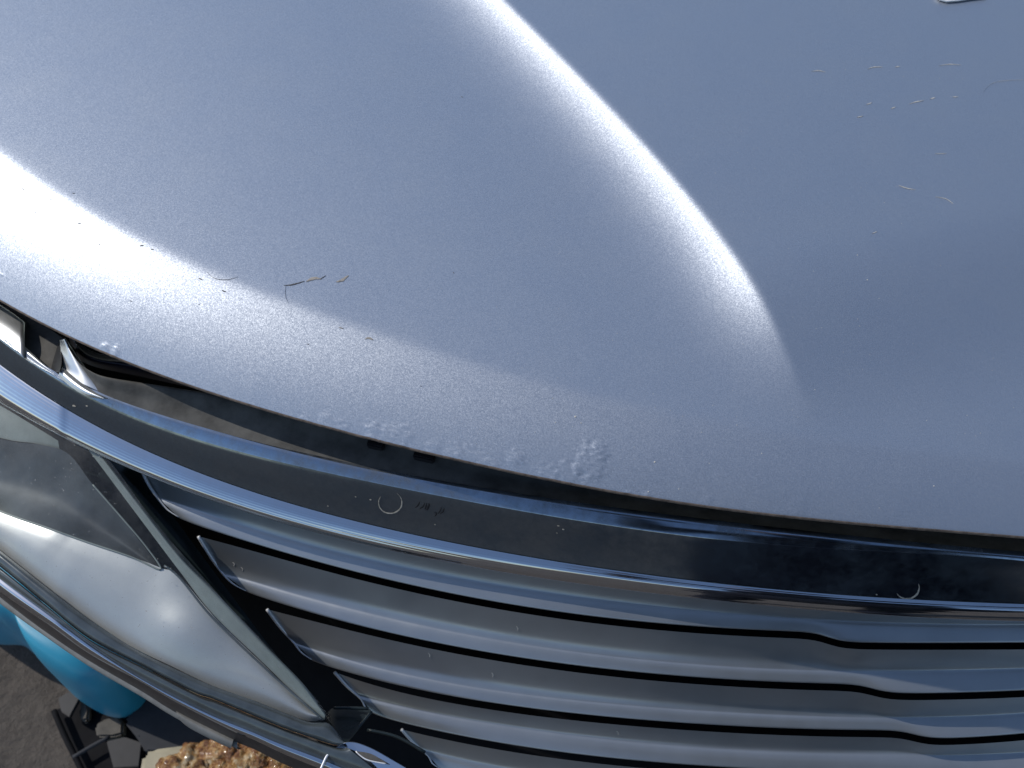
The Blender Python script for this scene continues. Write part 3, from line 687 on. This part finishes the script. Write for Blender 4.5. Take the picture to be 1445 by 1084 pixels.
# ------------------------------------------------------------------ the photographer, mirrored in the chrome
M['cloth'] = mat_plain('navy_work_jacket', (0.012, 0.014, 0.022), 0.9, var=0.3, spec=0.1)
M['trouser'] = mat_plain('dark_trousers', (0.012, 0.012, 0.014), 0.9, var=0.3, spec=0.1)
M['skin'] = mat_plain('skin', (0.42, 0.24, 0.17), 0.5, var=0.08)
M['hair'] = mat_plain('dark_hair', (0.02, 0.014, 0.01), 0.6, var=0.3)
PX, PY = 0.33, -0.80
person = empty('person', (PX, PY, 0), 'person in dark jacket and trousers bending over the bonnet with a phone in both hands', 'person')
def skin(name, pts, edges, rad, mat, parent, lev=2):
    me = bpy.data.meshes.new(name); me.from_pydata(pts, edges, []); me.materials.append(mat)
    o = bpy.data.objects.new(name, me); COL.objects.link(o)
    o.modifiers.new('skin', 'SKIN'); me.skin_vertices or None
    bm = bmesh.new(); bm.from_mesh(me); L = bm.verts.layers.skin.verify(); bm.verts.ensure_lookup_table()
    for v, r_ in zip(bm.verts, rad): v[L].radius = (r_, r_) if not isinstance(r_, tuple) else r_
    bm.verts[0][L].use_root = True; bm.to_mesh(me); bm.free()
    m = o.modifiers.new('sub', 'SUBSURF'); m.levels = lev; m.render_levels = lev
    o.parent = parent; o.matrix_parent_inverse = parent.matrix_world.inverted() if False else Matrix.Translation((-PX, -PY, 0))
    return o
x, y = PX, PY
pts = [(x, y, .98), (x, y+.02, 1.12), (x, y+.08, 1.32), (x, y+.11, 1.42), (x, y+.15, 1.50), (x, y+.21, 1.60), (x, y+.23, 1.68),
       (x-.10, y, .90), (x-.13, y+.03, .50), (x-.14, y-.02, .10), (x-.15, y+.14, .045),
       (x+.10, y, .90), (x+.13, y+.02, .50), (x+.15, y-.04, .10), (x+.17, y+.12, .045),
       (x-.19, y+.10, 1.40), (x-.30, y+.16, 1.18), (x-.28, y+.24, 1.38), (x-.28, y+.31, 1.45),
       (x+.19, y+.10, 1.40), (x+.27, y+.20, 1.17), (x-.02, y+.26, 1.38), (x-.09, y+.31, 1.45)]
edg = [(0,1),(1,2),(2,3),(3,4),(4,5),(5,6),(0,7),(7,8),(8,9),(9,10),(0,11),(11,12),(12,13),(13,14),(3,15),(15,16),(16,17),(17,18),(3,19),(19,20),(20,21),(21,22)]
rad = [(.17,.12),(.16,.11),(.18,.12),(.12,.09),(.055,.055),(.085,.10),(.07,.085),.09,.062,.045,.045,.09,.062,.045,.045,.065,.048,.034,.03,.065,.048,.034,.03]
skin('body', pts, edg, rad, M['cloth'], person)
for sx, hx, hy, hz in ((-1, x-.28, y+.325, 1.465), (1, x-.09, y+.325, 1.465)):
    P = [(hx, hy-.015, hz-.02), (hx, hy+.02, hz+.015)]; E_h = [(0, 1)]; Rd = [.024, (.036, .018)]
    for f in range(4):
        b = len(P); oy = (f-1.5)*.019; L_ = (.040, .046, .043, .034)[f]
        P += [(hx - sx*.004, hy+.02+oy*.9, hz+.035), (hx + sx*.004, hy+.02+oy*.9, hz+.035+L_*.6), (hx - sx*.016, hy+.02+oy*.9, hz+.035+L_*.9)]
        E_h += [(1, b), (b, b+1), (b+1, b+2)]; Rd += [.010, .0088, .0075]
    b = len(P); P += [(hx-sx*.02, hy+.035, hz+.01), (hx-sx*.036, hy+.042, hz+.03)]; E_h += [(1, b), (b, b+1)]; Rd += [.012, .009]
    skin('hand', P, E_h, Rd, M['skin'], person, 1)
skin('coat', [(x, y, 1.12), (x, y, .90), (x, y+.01, .60), (x, y+.01, .42)], [(0,1),(1,2),(2,3)], [(.18,.13), (.22,.15), (.25,.16), (.26,.17)], M['cloth'], person)  # wide dark coat added unseen, darkens what the right-hand chrome and slats mirror
skin('hair', [(x, y+.19, 1.66), (x, y+.20, 1.74)], [(0, 1)], [(.085, .10), (.07, .08)], M['hair'], person)
skin('face', [(x, y+.265, 1.62), (x, y+.27, 1.67)], [(0, 1)], [(.06, .05), (.062, .055)], M['skin'], person)
bm = bmesh.new(); bmesh.ops.create_cube(bm, size=1); bmesh.ops.scale(bm, vec=(.16, .076, .008), verts=bm.verts)
bmesh.ops.bevel(bm, geom=bm.edges[:], offset=.003, segments=3, affect='EDGES')
me = bpy.data.meshes.new('phone'); bm.to_mesh(me); bm.free(); me.materials.append(M['ink'])
ph = bpy.data.objects.new('phone', me); COL.objects.link(ph); ph.rotation_euler = (R(TILT), 0, 0)
ph.location = (CAM + .055*RT - .018*UP - .016*FW).tolist(); ph['label'] = 'black phone held level above the bonnet by the person'; ph['category'] = 'phone'

# ------------------------------------------------------------------ small marks on surfaces
dg = bpy.context.evaluated_depsgraph_get()
def bvh(o): return BVHTree.FromPolygons([tuple(v.co) for v in o.data.vertices], [tuple(p.vertices) for p in o.data.polygons])
bHood = bvh(hood); bHead = bvh(header_face)
slats = [o for o in grille.children if o.name.startswith('grille_slat')]
def cast(b, x, y, lift=0.00025):
    d = Vector((FW + (x-TW/2)/FPX*RT + (TH/2-y)/FPX*UP).tolist()).normalized()
    h = b.ray_cast(Vector(CAM.tolist()), d)
    if h[0] is None: return None
    nrm = h[1] if h[1].z > 0 else -h[1]
    return h[0] + nrm*lift, nrm
def streak(name, b, pts, wid, mat, parent, n=14, jit=0.0, lift=0.00025):
    """a thin irregular sliver lying on the surface; wid = max width in m"""
    P = poly(pts, n); V = []; F = []
    for i, (x, y) in enumerate(P):
        h = cast(b, x, y, lift)
        if h is None: return
        h2 = cast(b, *(P[min(i+1, n-1)]), lift); h0 = cast(b, *(P[max(i-1, 0)]), lift)
        t = (h2[0]-h0[0]).normalized(); s = h[1].cross(t).normalized()
        k = math.sin(math.pi*(i+.25)/(n-.5))**0.7
        wl = wid*.5*k*(1+random.uniform(-jit, jit)); wr = wid*.5*k*(1+random.uniform(-jit, jit))
        V += [tuple(h[0]-s*wl), tuple(h[0]+h[1]*lift*.8), tuple(h[0]+s*wr)]
    for i in range(n-1):
        F += [(i*3, i*3+1, i*3+4, i*3+3), (i*3+1, i*3+2, i*3+5, i*3+4)]
    return mesh_from(name, V, F, mat, parent)
for pts, wd, m in [([(400,403),(412,402),(430,397)], .0010, 'dark_chip'), ([(432,398),(443,393),(454,394)], .0022, 'scratch'), ([(452,394),(460,389)], .0006, 'dark_chip'),
                   ([(474,398),(482,396),(492,389)], .0020, 'scratch'), ([(403,403),(403,418),(407,428)], .0002, 'dark_chip'),
                   ([(515,479),(520,477),(527,480)], .0012, 'scratch'), ([(478,462),(485,464)], .0007, 'scratch'),
                   ([(292,384),(303,393),(320,395),(336,391)], .0003, 'dark_chip'),
                   ([(1224,98),(1233,95),(1246,95)], .0008, 'light_scratch'), ([(1263,95),(1270,94)], .0008, 'light_scratch'), ([(1325,93),(1340,91),(1356,92)], .0007, 'light_scratch'),
                   ([(1283,147),(1293,144),(1304,142)], .0009, 'light_scratch'), ([(1312,140),(1320,138)], .0009, 'light_scratch'), ([(1344,137),(1352,137)], .0008, 'light_scratch'),
                   ([(1209,166),(1218,164)], .0008, 'light_scratch'), ([(1222,148),(1231,145)], .0008, 'light_scratch'), ([(1257,154),(1264,151)], .0009, 'light_scratch'),
                   ([(1145,101),(1155,100),(1165,102)], .0007, 'light_scratch'), ([(1268,262),(1280,266),(1292,268)], .0008, 'light_scratch'), ([(1319,217),(1336,217)], .0005, 'light_scratch'),
                   ([(1320,278),(1335,281),(1345,288)], .0005, 'light_scratch'), ([(1387,130),(1400,118),(1420,114),(1445,113)], .0002, 'light_scratch'), ([(1230,330),(1238,327)], .0006, 'light_scratch')]:
    streak('scratch', bHood, pts, wd, M[m], hood, jit=.3)
for x, y, r_ in [(33,267,3),(72,281,2.6),(8,234,2),(112,315,2.8),(200,347,3),(215,352,2.4),(283,394,2.8),(316,411,3),(185,425,1.6),(104,273,2),(435,486,1.6),(50,300,1.4),(140,345,1.3),(281,430,1.2),(652,137,1.4),(594,545,1.2),(640,385,1.2),(30,302,1.2)]:
    a_ = random.uniform(-.1, .6)
    streak('paint_chip', bHood, [(x-r_, y-r_*a_), (x, y), (x+r_, y+r_*a_)], .0008*r_/3, M['dark_chip'], hood, n=6, jit=.3)
# water beads / grit
bm = bmesh.new()
spots = [(812,588,2.6),(924,652,2.4),(820,597,1.6),(780,562,1.2),(784,596,1.4),(755,610,1.2),(895,631,1.1),(1001,654,1.2),(1318,686,1.6),(1224,395,1.8),(1210,360,1.5),(1075,640,1.3),(1150,550,1.2),(990,610,1.1),(958,690,1.4),(915,694,1.6),(1040,600,1.2)]
for i in range(420):
    x_ = random.uniform(0, 1445); y_ = random.uniform(0, 720); 
    if y_ > cEdge(x_)-6: continue
    spots.append((x_, y_, random.uniform(.45, 1.0)))
for x, y, r_ in spots:
    h = cast(bHood, x, y, 0)
    if h is None: continue
    m = bmesh.ops.create_icosphere(bm, subdivisions=1, radius=r_*.00030)
    for v in m['verts']: v.co.z *= .55; v.co += h[0]
me = bpy.data.meshes.new('grit'); bm.to_mesh(me); bm.free(); me.materials.append(M['light_scratch'])
o = bpy.data.objects.new('grit', me); COL.objects.link(o); o.parent = hood; o['kind'] = 'stuff'

# ring marks and inked strokes on the header
def arc(cx, cy, rx, ry, a0, a1, n=14): return [(cx+rx*math.cos(R(a)), cy+ry*math.sin(R(a))) for a in np.linspace(a0, a1, n)]
streak('ring_mark', bHead, arc(551, 709, 16.5, 15.5, -55, 215), .0011, M['ring'], header_face, n=40, jit=.35)
streak('ring_mark', bHead, arc(1280, 829, 17, 16, -20, 150), .0014, M['ring'], header_face, n=30, jit=.35)
for pts in [[(592,708.5),(590,713),(586,716.5)], [(599,710),(597,715),(592,718)], [(602,710),(600,719)], [(605,711),(602,720)], [(606.5,711),(603.5,720)],
            [(623,716),(621,721),(618,725)], [(627,717),(625,722),(621,725)], [(612,724),(614,723),(616,725),(613.5,729)]]:
    streak('ink_mark', bHead, pts, .0011, M['ink'], header_face, n=8)
for x, y, r_ in [(523,705,1.4),(502,701,1.1),(463,714,1.0),(105,573,2.4),(123,573,1.5),(788,742,1.7),(795,747,1.5),(786,752,.9),(614,740,1.0),(1237,839,1.4)]:
    streak('mud_spot', bHead, [(x-r_, y-.3), (x, y), (x+r_, y+.4)], .0007*r_, M['ring'], header_face, n=8, jit=.4)
# grit on slats
for x, y in [(330,796),(342,803),(730,886),(606,924),(872,1034),(695,952)]:
    for s_ in slats:
        b_ = bvh(s_); h = cast(b_, x, y)
        if h:
            streak('mud_spot', b_, [(x-2, y-3), (x+1, y), (x, y+3)], .0009, M['light_scratch'], s_, n=6, jit=.4); break

# white paper corner at the top right
h = cast(bHood, 1350, -6, 0)
pts = [(1318,-3),(1325,2.5),(1335,5.0),(1352,3.6),(1372,.6),(1392,-1.5),(1400,-60),(1330,-60)]
Wp = [cast(bHood, *p, .0012)[0] for p in pts]
bm = bmesh.new(); vs = [bm.verts.new(p) for p in Wp]; f = bm.faces.new(vs)
ext = bmesh.ops.extrude_face_region(bm, geom=[f]); bmesh.ops.translate(bm, vec=(0, 0, .0012), verts=[v for v in ext['geom'] if isinstance(v, bmesh.types.BMVert)])
bmesh.ops.recalc_face_normals(bm, faces=bm.faces[:])
me = bpy.data.meshes.new('paper_scrap'); bm.to_mesh(me); bm.free(); me.materials.append(M['paper'])
o = bpy.data.objects.new('paper_scrap', me); COL.objects.link(o); o['label'] = 'corner of a white paper scrap lying on the bonnet, top right'; o['category'] = 'paper'
